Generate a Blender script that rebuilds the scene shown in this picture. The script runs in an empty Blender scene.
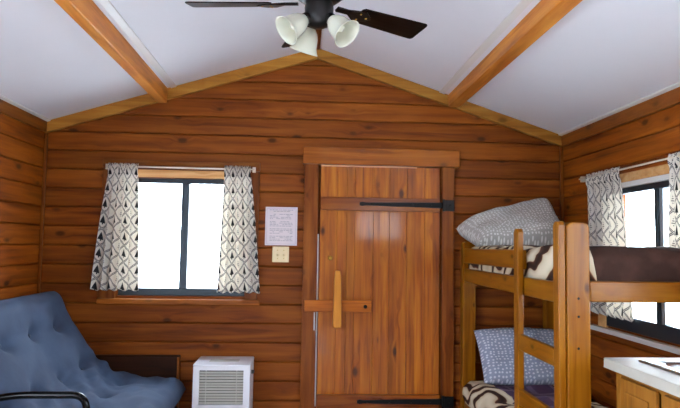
import bpy, bmesh, math, random
from mathutils import Vector, Matrix
random.seed(7)
PI = math.pi
C = bpy.context.scene.collection
H = 1.42
D = 4.478            # back wall plane
XL, XR = -1.89, 2.0  # side walls
YR = -1.6            # rear wall behind the camera
RX, RZ = 0.088, 2.904
EZ = 2.28            # ceiling height at the side walls

# ------------------------------------------------------------------ helpers
def lin(h):
    h = h.lstrip('#'); v = [int(h[i:i+2], 16)/255 for i in (0, 2, 4)]
    return tuple((c/12.92 if c <= .04045 else ((c+.055)/1.055)**2.4) for c in v) + (1,)

class MB:
    """collects shapes for one mesh object"""
    def __init__(s): s.v = []; s.f = []; s.uv = {}; s.sm = set()
    def add(s, vs, fs, smooth=False):
        n = len(s.v); s.v += [tuple(v) for v in vs]
        for f in fs:
            if smooth: s.sm.add(len(s.f))
            s.f.append(tuple(n+i for i in f))
        return n
    def box(s, x0, x1, y0, y1, z0, z1):
        x0, x1 = min(x0, x1), max(x0, x1); y0, y1 = min(y0, y1), max(y0, y1); z0, z1 = min(z0, z1), max(z0, z1)
        s.add([(x0,y0,z0),(x1,y0,z0),(x1,y1,z0),(x0,y1,z0),(x0,y0,z1),(x1,y0,z1),(x1,y1,z1),(x0,y1,z1)],
              [(0,3,2,1),(4,5,6,7),(0,1,5,4),(1,2,6,5),(2,3,7,6),(3,0,4,7)])
        return s
    def prism(s, poly, axis, a0, a1):
        """poly in the plane across axis; axis 0: (y,z) 1: (x,z) 2: (x,y)"""
        n = len(poly)
        def P(p, a):
            return (a, p[0], p[1]) if axis == 0 else ((p[0], a, p[1]) if axis == 1 else (p[0], p[1], a))
        s.add([P(p, a0) for p in poly]+[P(p, a1) for p in poly],
              [tuple(range(n)), tuple(range(2*n-1, n-1, -1))]+[(i, i+n, (i+1) % n+n, (i+1) % n) for i in range(n)])
        return s
    def tube(s, pts, r, n=12, caps=True):
        pts = [Vector(p) for p in pts]; rs = r if isinstance(r, (list, tuple)) else [r]*len(pts)
        rings = []; up = None
        for i, p in enumerate(pts):
            t = (pts[min(i+1, len(pts)-1)]-pts[max(i-1, 0)]).normalized()
            if up is None:
                up = t.orthogonal().normalized()
            up = (up-t*up.dot(t)).normalized(); w = t.cross(up)
            rings.append([p+(up*math.cos(2*PI*k/n)+w*math.sin(2*PI*k/n))*rs[i] for k in range(n)])
        vs = [v for r_ in rings for v in r_]
        fs = [(i*n+k, i*n+(k+1) % n, (i+1)*n+(k+1) % n, (i+1)*n+k) for i in range(len(pts)-1) for k in range(n)]
        s.add(vs, fs, True)
        if caps:
            s.add(rings[0], [tuple(range(n-1, -1, -1))]); s.add(rings[-1], [tuple(range(n))])
        return s
    def lathe(s, prof, M=None, n=32):
        M = M or Matrix()
        vs = [M @ Vector((r*math.cos(2*PI*k/n), r*math.sin(2*PI*k/n), z)) for r, z in prof for k in range(n)]
        fs = [(i*n+k, i*n+(k+1) % n, (i+1)*n+(k+1) % n, (i+1)*n+k) for i in range(len(prof)-1) for k in range(n)]
        s.add(vs, fs, True); return s
    def build(s, name, mat, parent=None, bevel=0, seg=2, solid=0, weld=False, uvs=None, sub=0, loc=None, rot=None):
        me = bpy.data.meshes.new(name); me.from_pydata(s.v, [], s.f); me.update()
        for i in s.sm: me.polygons[i].use_smooth = True
        if uvs is not None:
            l = me.uv_layers.new(name='UVMap')
            for p in me.polygons:
                for li in p.loop_indices: l.data[li].uv = uvs[me.loops[li].vertex_index]
        bm = bmesh.new(); bm.from_mesh(me)
        if weld: bmesh.ops.remove_doubles(bm, verts=bm.verts, dist=1e-5)
        bmesh.ops.recalc_face_normals(bm, faces=bm.faces)
        bm.to_mesh(me); bm.free()
        me.materials.append(mat)
        o = bpy.data.objects.new(name, me); C.objects.link(o)
        if parent: o.parent = parent
        if loc: o.location = loc
        if rot: o.rotation_euler = rot
        if solid:
            m = o.modifiers.new('Solidify', 'SOLIDIFY'); m.thickness = solid; m.offset = 0
        if bevel:
            m = o.modifiers.new('Bevel', 'BEVEL'); m.width = bevel; m.segments = seg; m.limit_method = 'ANGLE'; m.angle_limit = math.radians(40)
        if sub:
            m = o.modifiers.new('Subsurf', 'SUBSURF'); m.levels = sub; m.render_levels = sub
        return o

def thing(name, label, cat, loc=(0, 0, 0), group=None):
    o = bpy.data.objects.new(name, None); C.objects.link(o); o.location = loc
    o.empty_display_size = .1
    return tag(o, label, cat, group)
def tag(o, label, cat, group=None):
    o['label'] = label; o['category'] = cat
    if group: o['group'] = group
    return o
def struct(o, label=None):
    o['kind'] = 'structure'
    if label: o['label'] = label
    return o
def struct_empty(name, loc=(0, 0, 0), label=None):
    o = bpy.data.objects.new(name, None); C.objects.link(o); o.location = loc; return struct(o, label)

# ------------------------------------------------------------------ materials
def new_mat(name):
    m = bpy.data.materials.new(name); m.use_nodes = True
    nt = m.node_tree; b = nt.nodes['Principled BSDF']; return m, nt, b
class N:
    def __init__(s, nt): s.nt = nt
    def node(s, t, **kw):
        n = s.nt.nodes.new(t)
        for k, v in kw.items(): setattr(n, k, v)
        return n
    def set(s, sock, v):
        if isinstance(v, bpy.types.NodeSocket): s.nt.links.new(v, sock)
        else: sock.default_value = v
    def math(s, op, a, b=None, c=None, clamp=False):
        n = s.node('ShaderNodeMath', operation=op, use_clamp=clamp)
        s.set(n.inputs[0], a)
        if b is not None: s.set(n.inputs[1], b)
        if c is not None: s.set(n.inputs[2], c)
        return n.outputs[0]
    def mix(s, f, a, b, bt='MIX'):
        n = s.node('ShaderNodeMix', data_type='RGBA', blend_type=bt)
        s.set(n.inputs[0], f); s.set(n.inputs[6], a); s.set(n.inputs[7], b); return n.outputs[2]
    def comb(s, x, y, z):
        n = s.node('ShaderNodeCombineXYZ')
        for i, v in enumerate((x, y, z)): s.set(n.inputs[i], v)
        return n.outputs[0]
    def noise(s, vec, scale, detail=3, rough=.5, dist=0):
        n = s.node('ShaderNodeTexNoise'); s.set(n.inputs['Vector'], vec)
        n.inputs['Scale'].default_value = scale; n.inputs['Detail'].default_value = detail
        n.inputs['Roughness'].default_value = rough; n.inputs['Distortion'].default_value = dist
        return n.outputs[0]
    def ramp(s, f, stops, interp='LINEAR'):
        n = s.node('ShaderNodeValToRGB'); n.color_ramp.interpolation = interp
        e = n.color_ramp.elements
        while len(e) > 1: e.remove(e[-1])
        e[0].position, e[0].color = stops[0]
        for p, c in stops[1:]:
            x = e.new(p); x.color = c
        s.set(n.inputs[0], f); return n.outputs[0]
    def step(s, v, lo, hi):
        n = s.node('ShaderNodeMapRange', clamp=True); s.set(n.inputs[0], v)
        n.inputs[1].default_value = lo; n.inputs[2].default_value = hi; n.inputs[3].default_value = 0; n.inputs[4].default_value = 1
        return n.outputs[0]
    def bump(s, h, bsdf, st=.2, dist=.01):
        n = s.node('ShaderNodeBump'); n.inputs['Strength'].default_value = st; n.inputs['Distance'].default_value = dist
        s.set(n.inputs['Height'], h); s.nt.links.new(n.outputs[0], bsdf.inputs['Normal'])

def wood(name, dark, mid, light, grain=0, across=2, pitch=0, off=0., rough=.35, knots=1., var=.28, coat=.0, knot_sc=1., coatr=.18, mul=(.66, .64, .46), spec=.14):
    """boards: grain axis, axis across the boards, board pitch (0 = one board per object)"""
    m, nt, b = new_mat(name); n = N(nt)
    def lin(h, _l=globals()['lin']): return tuple(c*k for c, k in zip(_l(h), mul))+(1,)
    b.inputs['Specular IOR Level'].default_value = spec
    tc = n.node('ShaderNodeTexCoord'); sp = n.node('ShaderNodeSeparateXYZ'); nt.links.new(tc.outputs['Object'], sp.inputs[0])
    P = [sp.outputs[i] for i in range(3)]
    third = ({0, 1, 2}-{grain, across}).pop()
    oi = n.node('ShaderNodeObjectInfo')
    if pitch:
        idx = n.math('FLOOR', n.math('DIVIDE', n.math('SUBTRACT', P[across], off), pitch))
        wn = n.node('ShaderNodeTexWhiteNoise', noise_dimensions='1D'); n.set(wn.inputs['W'], n.math('ADD', idx, n.math('MULTIPLY', oi.outputs['Random'], 50.)))
        rnd = wn.outputs[0]
    else:
        rnd = oi.outputs['Random']
    g = n.math('ADD', P[grain], n.math('MULTIPLY', rnd, 17.3))
    a = n.math('ADD', P[across], n.math('MULTIPLY', rnd, 3.1))
    t = P[third]
    # knots
    kv = n.comb(n.math('MULTIPLY', g, 4.2*knot_sc), n.math('MULTIPLY', a, 8.*knot_sc), 0.)
    vo = n.node('ShaderNodeTexVoronoi', feature='F1'); nt.links.new(kv, vo.inputs['Vector']); vo.inputs['Scale'].default_value = 1
    vs = n.node('ShaderNodeSeparateColor'); nt.links.new(vo.outputs['Color'], vs.inputs[0])
    pick = n.math('GREATER_THAN', vs.outputs[0], .36)
    kd = n.math('ADD', vo.outputs['Distance'], n.math('MULTIPLY', vs.outputs[1], .06))
    halo = n.math('MULTIPLY', n.math('SUBTRACT', 1., n.step(kd, .05, .42)), pick)
    kn = n.math('MULTIPLY', n.math('SUBTRACT', 1., n.step(kd, .11, .21)), pick)
    # grain
    warp = n.math('MULTIPLY', halo, .035)
    gv = n.comb(n.math('MULTIPLY', g, 1.), n.math('MULTIPLY', n.math('ADD', a, warp), 16.), n.math('MULTIPLY', t, 10.))
    n1 = n.noise(gv, 1.6, 4, .55, .5)
    fv = n.comb(n.math('MULTIPLY', g, 3.), n.math('MULTIPLY', n.math('ADD', a, warp), 130.), n.math('MULTIPLY', t, 60.))
    n2 = n.noise(fv, 1., 3, .6)
    bl = n.noise(n.comb(g, n.math('MULTIPLY', a, 2.), t), 2.4, 2)
    col = n.ramp(n1, [(.28, lin(dark)), (.5, lin(mid)), (.74, lin(light))])
    col = n.mix(n.math('MULTIPLY', n.step(n2, .5, .8), .35), col, lin(dark))
    col = n.mix(n.math('MULTIPLY', n.step(bl, .45, .75), .35), col, lin(light))
    col = n.mix(n.math('MULTIPLY', halo, .35), col, lin(dark))
    kc = tuple(c*.35 for c in lin(dark)[:3])+(1,)
    col = n.mix(n.math('MULTIPLY', kn, .8*knots), col, kc)
    hs = n.node('ShaderNodeHueSaturation'); nt.links.new(col, hs.inputs['Color'])
    n.set(hs.inputs['Value'], n.math('ADD', 1-var*.5, n.math('MULTIPLY', rnd, var)))
    nt.links.new(hs.outputs[0], b.inputs['Base Color'])
    n.set(b.inputs['Roughness'], n.math('ADD', rough-.06, n.math('MULTIPLY', n1, .15)))
    b.inputs['Coat Weight'].default_value = coat; b.inputs['Coat Roughness'].default_value = coatr
    n.bump(n.math('ADD', n2, n.math('MULTIPLY', n1, 1.5)), b, .12, .004)
    return m

def plain(name, col, rough=.5, metal=0., noise=0., nscale=8., trans=0., bump=0., spec=None):
    m, nt, b = new_mat(name); n = N(nt)
    c = lin(col)
    if noise:
        tc = n.node('ShaderNodeTexCoord')
        f = n.noise(tc.outputs['Object'], nscale, 4, .6)
        d = tuple(x*(1-noise) for x in c[:3])+(1,)
        nt.links.new(n.ramp(f, [(.3, d), (.7, c)]), b.inputs['Base Color'])
        if bump: n.bump(f, b, bump, .005)
    else: b.inputs['Base Color'].default_value = c
    b.inputs['Roughness'].default_value = rough; b.inputs['Metallic'].default_value = metal
    if spec is not None: b.inputs['Specular IOR Level'].default_value = spec
    return m

PITCH, POFF = .1385, .0072
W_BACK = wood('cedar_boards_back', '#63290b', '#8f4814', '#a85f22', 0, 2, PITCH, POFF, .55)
W_SIDE = wood('cedar_boards_side_lit', '#63290b', '#8f4814', '#a85f22', 1, 2, PITCH, POFF, .55, mul=(.84, .80, .5))  # same cedar as the back, lightened to paint light on the side walls
W_DOOR = wood('door_planks', '#702e08', '#9e5012', '#b8701f', 2, 0, .067, .0635, .42, 1.2, .26, .22, 1., .08, (.90, .92, .45), .25)
W_TRIMX = wood('trim_along_wall', '#683010', '#8f4d1c', '#a8662c', 0, 2, 0, 0, .35, .8)
W_TRIMY = wood('trim_along_room', '#683010', '#8f4d1c', '#a8662c', 1, 2, 0, 0, .35, .8)
W_TRIMZ = wood('trim_upright', '#602a0e', '#874518', '#a05e28', 2, 0, 0, 0, .35, .8)
W_RAKE = wood('rake_trim', '#6f4218', '#976228', '#a9783a', 0, 2, 0, 0, .45, .7, mul=(1.05,1.05,.8))
W_BEAM = wood('beam_pine', '#7d4014', '#a7622a', '#bd7e40', 1, 2, 0, 0, .38, 1.2, knot_sc=.8, mul=(1.25,1.3,1.0))
W_HEAD = wood('header_pine', '#743810', '#9c5418', '#b26c28', 0, 2, 0, 0, .3, .8, coat=.2, mul=(.85,.82,.55))
W_BUNKZ = wood('bunk_pine_upright', '#8a4d10', '#b57020', '#c98832', 2, 0, 0, 0, .3, 1., .12, coat=.12, mul=(.43, .39, .13), spec=.12, knot_sc=1.5)
W_BUNKX = wood('bunk_pine_across', '#8a4d10', '#b57020', '#c98832', 0, 2, 0, 0, .3, 1., .12, coat=.12, mul=(.43, .39, .13), spec=.12, knot_sc=1.5)
W_BUNKY = wood('bunk_pine_long', '#8a4d10', '#b57020', '#c98832', 1, 2, 0, 0, .3, 1., .12, coat=.12, mul=(.43, .39, .13), spec=.12, knot_sc=1.5)
W_CAB = wood('cabinet_oak', '#8d5c26', '#ab7838', '#ba8a4a', 2, 1, 0, 0, .4, .0, .08, mul=(.58,.47,.28))
W_FLOOR = plain('pale_bounce_floor', '#d6d9de', .4, noise=.12, nscale=6)  # unseen floor, made pale to bounce neutral light onto the ceiling
W_SILL = wood('window_sill_pine', '#7d3e12', '#a85c1e', '#bd742e', 0, 2, 0, 0, .4, .6, mul=(.62,.60,.42))
W_HEAD2 = wood('latch_bar_pine', '#7d3e12', '#a85c1e', '#bd742e', 0, 2, 0, 0, .3, .8, coat=.2, mul=(.95,.9,.6))
W_LATCH = wood('latch_pine', '#9c5a20', '#bd7a34', '#cc9048', 2, 0, 0, 0, .3, .3, mul=(.9,.9,.7))
W_LITE = wood('window_liner_pine', '#c08850', '#d9a870', '#e6bf8c', 0, 2, 0, 0, .4, .3, mul=(.9,.85,.8))
W_DARK = wood('dark_panel_wood', '#24100a', '#35190c', '#442312', 0, 2, 0, 0, .5, .4)
M_CEIL = plain('white_ceiling_panel', '#e6e6ea', .65, noise=.03, nscale=2.)
M_WHITE = plain('painted_light_white', '#dedcd8', .4)
M_BLACKM = plain('black_iron', '#0c0c0d', .45, .6, .3, 30)
M_FRAME = plain('black_window_aluminium', '#2c343b', .35, .5)
M_FRAME2 = plain('grey_sash_aluminium', '#a7b4bd', .35, .6)
M_FAN = plain('dark_bronze_fan', '#120c0a', .35, .5)
M_BLADE = wood('espresso_blade', '#0a0504', '#120907', '#190c08', 0, 1, 0, 0, .32, 0)
M_HEAT = plain('white_heater_enamel', '#d6d5da', .35)
M_GRILLE = plain('grille_grey', '#bdbab2', .45)
M_GRDARK = plain('grille_recess', '#3c3b38', .6)
M_BRASS = plain('aged_brass', '#b08a3c', .3, .9)
M_STEEL = plain('brushed_steel', '#a9adb0', .32, 1., .15, 60)
M_COUNTER = plain('white_laminate', '#aaa59b', .45, noise=.05, nscale=40)
M_PAPER = plain('laminated_paper', '#d9cfd2', .18)
M_INK = plain('grey_print', '#94909a', .4)
M_ALMOND = plain('almond_plastic', '#d8c49a', .35)
M_METALARM = plain('black_tube_metal', '#0a0a0b', .22, .7)
M_ROD = plain('cream_curtain_rod', '#e8dccb', .35, .2)
M_GRASS = plain('pale_gravel_ground', '#c4c8cc', .9, noise=.15, nscale=3)
M_LIT_EDGE = plain('painted_lit_edge', '#cf9a78', .4)  # colour of the painted light line at the door top
M_BUTTON = plain('navy_button', '#2d3a4e', .7)

def mat_glass():
    m, nt, b = new_mat('window_glass'); n = N(nt)
    out = nt.nodes['Material Output']
    tr = n.node('ShaderNodeBsdfTransparent'); tr.inputs[0].default_value = (.93, .96, .95, 1)
    gl = n.node('ShaderNodeBsdfGlossy'); gl.inputs['Roughness'].default_value = .03
    lw = n.node('ShaderNodeLayerWeight'); fr = n.node('ShaderNodeMath', operation='MULTIPLY_ADD'); fr.inputs[1].default_value = .5; fr.inputs[2].default_value = .03
    nt.links.new(n.math('POWER', lw.outputs['Facing'], 5.), fr.inputs[0])
    mx = n.node('ShaderNodeMixShader'); nt.links.new(fr.outputs[0], mx.inputs[0]); nt.links.new(tr.outputs[0], mx.inputs[1]); nt.links.new(gl.outputs[0], mx.inputs[2])
    nt.links.new(mx.outputs[0], out.inputs['Surface']); return m
M_GLASS = mat_glass()

def mat_shade():
    m, nt, b = new_mat('frosted_glass_shade'); b.inputs['Base Color'].default_value = lin('#cdccba')
    b.inputs['Roughness'].default_value = .25
    b.inputs['Subsurface Weight'].default_value = .3; b.inputs['Subsurface Radius'].default_value = (.02, .02, .02); return m
M_SHADE = mat_shade()

def mat_curtain():
    m, nt, b = new_mat('tree_print_curtain'); n = N(nt)
    uv = n.node('ShaderNodeUVMap'); sp = n.node('ShaderNodeSeparateXYZ'); nt.links.new(uv.outputs[0], sp.inputs[0])
    u = n.math('DIVIDE', sp.outputs[0], .150); v = n.math('DIVIDE', sp.outputs[1], .118)
    def cell(du, dv):   # distance to the nearest lattice point, both signed
        fu = n.math('SUBTRACT', n.math('FRACT', n.math('ADD', u, du)), .5)
        fv = n.math('SUBTRACT', n.math('FRACT', n.math('ADD', v, dv)), .5)
        return fu, fv
    au, av = cell(0, 0); bu, bv = cell(.5, .5)
    man = n.math('ADD', n.math('ABSOLUTE', au), n.math('ABSOLUTE', av))
    line = n.math('LESS_THAN', n.math('ABSOLUTE', n.math('SUBTRACT', man, .5)), .062)
    line2 = n.math('LESS_THAN', n.math('ABSOLUTE', n.math('SUBTRACT', man, .5)), .014)
    line = n.math('SUBTRACT', line, line2)
    def tree(fu, fv, w, h, hw):
        # tall cone: half width shrinks upward
        lim = n.math('MULTIPLY', n.math('SUBTRACT', h, fv), w)
        i1 = n.math('LESS_THAN', n.math('ABSOLUTE', fu), lim)
        i2 = n.math('GREATER_THAN', fv, -hw)
        trunk = n.math('MULTIPLY', n.math('LESS_THAN', n.math('ABSOLUTE', fu), .025), n.math('MULTIPLY', n.math('GREATER_THAN', fv, -hw-.09), n.math('LESS_THAN', fv, -hw+.02)))
        return n.math('MAXIMUM', n.math('MULTIPLY', i1, i2), trunk)
    t1 = tree(au, av, .32, .30, .17)
    t2 = tree(bu, bv, .24, .24, .15)
    st = n.math('GREATER_THAN', n.math('SINE', n.math('MULTIPLY', bv, 60.)), .0)
    t2 = n.math('MULTIPLY', t2, st)
    col = n.mix(line, lin('#ebe5da'), lin('#5a565a'))
    col = n.mix(t1, col, lin('#2a2a2c'))
    col = n.mix(n.math('MULTIPLY', t2, .8), col, lin('#4d4448'))
    nt.links.new(col, b.inputs['Base Color']); b.inputs['Roughness'].default_value = .85
    b.inputs['Specular IOR Level'].default_value = .2
    tr = n.node('ShaderNodeBsdfTranslucent'); nt.links.new(col, tr.inputs[0])
    mx = n.node('ShaderNodeMixShader'); mx.inputs[0].default_value = .30
    out = nt.nodes['Material Output']
    nt.links.new(b.outputs[0], mx.inputs[1]); nt.links.new(tr.outputs[0], mx.inputs[2]); nt.links.new(mx.outputs[0], out.inputs['Surface'])
    return m
M_CURT = mat_curtain()

def mat_dots(name, base, dot, sc, stretch=1., size=.3):
    m, nt, b = new_mat(name); n = N(nt)
    uv = n.node('ShaderNodeUVMap'); sp = n.node('ShaderNodeSeparateXYZ'); nt.links.new(uv.outputs[0], sp.inputs[0])
    vec = n.comb(n.math('MULTIPLY', sp.outputs[0], sc), n.math('MULTIPLY', sp.outputs[1], sc*stretch), 0.)
    vo = n.node('ShaderNodeTexVoronoi', voronoi_dimensions='2D', feature='F1'); nt.links.new(vec, vo.inputs['Vector'])
    vo.inputs['Scale'].default_value = 1; vo.inputs['Randomness'].default_value = .45
    f = n.math('SUBTRACT', 1., n.step(vo.outputs['Distance'], size-.06, size+.06))
    nt.links.new(n.mix(n.math('MULTIPLY', f, .8), lin(base), lin(dot)), b.inputs['Base Color'])
    b.inputs['Roughness'].default_value = .9; b.inputs['Specular IOR Level'].default_value = .15
    tc = n.node('ShaderNodeTexCoord'); n.bump(n.noise(tc.outputs['Object'], 12, 3), b, .25, .01)
    return m
M_PILL1 = mat_dots('grey_print_pillowcase', '#96908c', '#d0cbc5', 40., 1.3, .25)
M_PILL2 = mat_dots('blue_dot_pillowcase', '#868a9c', '#ccced8', 34., 1.2, .26)

def mat_quilt(name, field, x_edge, y_edge=None, plaid=False):
    """animal-print border (cream with brown strokes) round a dark field"""
    m, nt, b = new_mat(name); n = N(nt)
    tc = n.node('ShaderNodeTexCoord'); sp = n.node('ShaderNodeSeparateXYZ'); nt.links.new(tc.outputs['Object'], sp.inputs[0])
    x, y, z = sp.outputs
    w = n.noise(tc.outputs['Object'], 5., 2)
    wv = n.node('ShaderNodeTexWave', wave_type='BANDS', bands_direction='DIAGONAL')
    nt.links.new(tc.outputs['Object'], wv.inputs['Vector']); wv.inputs['Scale'].default_value = 3.2; wv.inputs['Distortion'].default_value = 11.
    wv.inputs['Detail'].default_value = 1.; wv.inputs['Detail Scale'].default_value = 1.2
    zeb = n.ramp(wv.outputs[1], [(0, lin('#2a1812')), (.27, lin('#4a2a1c')), (.34, lin('#7a4c34')), (.43, lin('#b5a58a')), (1, lin('#cdc0a8'))])
    mask = n.math('LESS_THAN', n.math('ADD', x, n.math('MULTIPLY', n.math('SUBTRACT', w, .5), .16)), x_edge)
    if y_edge is not None:
        mask = n.math('MAXIMUM', mask, n.math('LESS_THAN', n.math('ADD', y, n.math('MULTIPLY', n.math('SUBTRACT', w, .5), .2)), y_edge))
    if plaid: mask = n.math('MAXIMUM', mask, n.math('GREATER_THAN', n.math('ADD', x, n.math('MULTIPLY', n.math('SUBTRACT', w, .5), .16)), .2))
    fld = n.mix(n.step(n.noise(tc.outputs['Object'], 9., 3), .45, .7), lin(field[0]), lin(field[1]))
    if plaid:
        s1 = n.math('GREATER_THAN', n.math('SINE', n.math('MULTIPLY', x, 40.)), .75)
        s2 = n.math('GREATER_THAN', n.math('SINE', n.math('MULTIPLY', y, 34.)), .8)
        fld = n.mix(n.math('MULTIPLY', n.math('MAXIMUM', s1, s2), .5), fld, lin('#8d7a8e'))
    nt.links.new(n.mix(mask, fld, zeb), b.inputs['Base Color'])
    b.inputs['Roughness'].default_value = .9; b.inputs['Specular IOR Level'].default_value = .2
    n.bump(n.noise(tc.outputs['Object'], 14., 4), b, .35, .01)
    return m

def mat_futon():
    m, nt, b = new_mat('slate_blue_suede'); n = N(nt)
    tc = n.node('ShaderNodeTexCoord')
    f = n.noise(tc.outputs['Object'], 4., 5, .6)
    nt.links.new(n.ramp(f, [(.3, lin('#223049')), (.7, lin('#33445d'))]), b.inputs['Base Color'])
    b.inputs['Roughness'].default_value = .85; b.inputs['Sheen Weight'].default_value = .12; b.inputs['Sheen Tint'].default_value = lin('#9ab0cc')
    n.bump(n.noise(tc.outputs['Object'], 9., 4), b, .35, .01)
    return m
M_FUTON = mat_futon()

# ------------------------------------------------------------------ walls
PROF = [(0, -.007), (.018, -.003), (.035, .005), (.08, .0078), (.5, .0092), (.92, .0078), (.967, .005), (.984, -.003)]
def wall(name, axis, pos, inward, a0, a1, z0, z1, mat, holes=(), gable=False):
    """axis 0: wall runs along x at y=pos; axis 1: runs along y at x=pos"""
    zs = []
    k = math.floor((z0-POFF)/PITCH)
    while POFF+k*PITCH < z1:
        for t, p in PROF:
            z = POFF+(k+t)*PITCH
            if z0 <= z <= z1: zs.append((z, p))
        k += 1
    def pro(z):
        for (za, pa), (zb, pb) in zip(zs, zs[1:]):
            if za <= z <= zb: return pa+(pb-pa)*(z-za)/(zb-za)
        return 0
    ex = [z for h in holes for z in (h[2], h[3])]+([EZ+.02, RZ-.001] if gable else [])
    zs.sort(); zs += [(z, pro(z)) for z in ex if zs[0][0] < z < zs[-1][0]]; zs.sort()
    mb = MB()
    def clip(z):
        if not gable or z <= EZ: return a0, a1
        return max(a0, RX-(RZ+.02-z)/((RZ-EZ)/(RX-XL))), min(a1, RX+(RZ+.02-z)/((RZ-EZ)/(XR-RX)))
    def P(a, p, z): return (a, pos+inward*p, z) if axis == 0 else (pos+inward*p, a, z)
    for (za, pa), (zb, pb) in zip(zs, zs[1:]):
        if zb-za < 1e-6: continue
        zm = (za+zb)/2
        ca, cb = clip(za), clip(zb)
        if ca[1] <= ca[0] or cb[1] <= cb[0]: continue
        cuts = sorted([(h[0], h[1]) for h in holes if h[2] < zm < h[3]])
        la, lb = ca[0], cb[0]
        for c in cuts:
            mb.add([P(la, pa, za), P(c[0], pa, za), P(c[0], pb, zb), P(lb, pb, zb)], [(0, 1, 2, 3)]); la = lb = c[1]
        mb.add([P(la, pa, za), P(ca[1], pa, za), P(cb[1], pb, zb), P(lb, pb, zb)], [(0, 1, 2, 3)])
    # outer skin gives the wall its thickness and closes the corners
    o = -inward*.12
    for h_z0, h_z1, cutset in [(z0, z1, holes)]:
        levels = sorted({z0, min(z1, EZ)} | {z for h in holes for z in (h[2], h[3])})
        for za, zb in zip(levels, levels[1:]):
            zm = (za+zb)/2; la = a0
            for c in sorted((h[0], h[1]) for h in holes if h[2] < zm < h[3]):
                mb.add([P(la, -.12, za), P(c[0], -.12, za), P(c[0], -.12, zb), P(la, -.12, zb)], [(0, 1, 2, 3)]); la = c[1]
            mb.add([P(la, -.12, za), P(a1, -.12, za), P(a1, -.12, zb), P(la, -.12, zb)], [(0, 1, 2, 3)])
    if gable:
        mb.add([P(a0, -.12, EZ), P(a1, -.12, EZ), P(RX, -.12, RZ+.02)], [(0, 1, 2)])
    for h in holes:   # reveals
        x0, x1, b0, b1 = h
        for q in ([(x0, b0), (x0, b1)], [(x1, b0), (x1, b1)], [(x0, b0), (x1, b0)], [(x0, b1), (x1, b1)]):
            (p, s), (r, t) = q
            mb.add([P(p, .0, s), P(r, .0, t), P(r, -.12, t), P(p, -.12, s)], [(0, 1, 2, 3)])
    return struct(mb.build(name, mat))

W1 = (-1.33, -.41, 1.03, 1.895)          # back window opening: x0,x1,z0,z1
W2 = (2.70, 3.80, .93, 1.80)             # right window opening: y0,y1,z0,z1
W3 = (.95, 1.78, 1.50, 2.05)                 # rear wall window
W5 = (.1, 1.75, 1.0, 1.95)              # unseen right wall window, added near the camera to let daylight in
W4 = (-1.1, 1.5, .55, 2.0)                # unseen left wall window, added near the camera to let daylight in
DR = (.118, 1.045, .0, 2.02)
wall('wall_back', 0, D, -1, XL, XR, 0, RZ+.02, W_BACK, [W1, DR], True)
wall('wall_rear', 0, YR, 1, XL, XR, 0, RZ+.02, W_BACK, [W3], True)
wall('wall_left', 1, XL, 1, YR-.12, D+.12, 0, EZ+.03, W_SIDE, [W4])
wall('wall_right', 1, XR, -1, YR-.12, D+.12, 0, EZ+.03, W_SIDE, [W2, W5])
struct(MB().box(XL-.12, XR+.12, YR-.12, D+.12, -.06, 0).build('floor', W_FLOOR))
# ceiling: two sloping slabs
mb = MB()
sl, sr = (RZ-EZ)/(RX-XL), (RZ-EZ)/(XR-RX)
mb.prism([(XL-.13, EZ-.13*sl), (RX, RZ), (XR+.13, EZ-.13*sr), (XR+.13, EZ-.13*sr+.08), (RX, RZ+.09), (XL-.13, EZ-.13*sl+.08)], 1, YR-.12, D+.12)
struct(mb.build('ceiling', M_CEIL))
def cz(x): return RZ-(RX-x)*sl if x < RX else RZ-(x-RX)*sr

# wooden trims where ceiling meets walls
tn = [0]
def trim(mb, mat, label, bevel=.003):
    tn[0] += 1
    return struct(mb.build('trim_%d' % tn[0], mat, bevel=bevel), label)
T = .082
trim(MB().prism([(XL, cz(XL)), (RX, RZ), (RX, RZ-T), (XL, cz(XL)-T)], 1, D-.045, D-.002), W_RAKE, 'pale rake board under the left ceiling slope on the back wall')
trim(MB().prism([(XR, cz(XR)), (RX, RZ), (RX, RZ-T), (XR, cz(XR)-T)], 1, D-.045, D-.002), W_RAKE, 'pale rake board under the right ceiling slope on the back wall')
trim(MB().prism([(XL, cz(XL)), (XL+.03, cz(XL+.03)), (XL+.03, cz(XL)-.075), (XL, cz(XL)-.075)], 1, YR, D-.045), W_TRIMY, 'board along the top of the left wall')
trim(MB().prism([(XR, cz(XR)), (XR-.03, cz(XR-.03)), (XR-.03, cz(XR)-.08), (XR, cz(XR)-.08)], 1, YR, D-.045), W_TRIMY, 'board along the top of the right wall')
trim(MB().box(XR-.034, XR-.010, D-.034, D-.010, 0, cz(XR)-.08), W_TRIMZ, 'thin upright strip in the right back corner')
trim(MB().box(XL+.010, XL+.03, D-.03, D-.010, 0, cz(XL)-.08), W_TRIMZ, 'thin upright strip in the left back corner')
# white battens of the ceiling panels
def batten(xa, xb, label):
    trim(MB().prism([(xa, cz(xa)), (xb, cz(xb)), (xb, cz(xb)-.010), (xa, cz(xa)-.010)], 1, YR, D-.046), M_WHITE, label, .002)
batten(-.985, -.945, 'white batten right of the left ceiling beam')
batten(1.02, 1.06, 'white batten left of the right ceiling beam')
batten(XL+.031, XL+.055, 'white batten above the left wall board')
batten(XR-.055, XR-.031, 'white batten above the right wall board')
trim(MB().prism([(RX-.02, cz(RX-.02)), (RX, RZ), (RX+.02, cz(RX+.02)), (RX+.02, cz(RX+.02)-.012), (RX, RZ-.014), (RX-.02, cz(RX-.02)-.012)], 1, YR, D-.046), W_TRIMY, 'thin wooden strip along the ceiling ridge')

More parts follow.
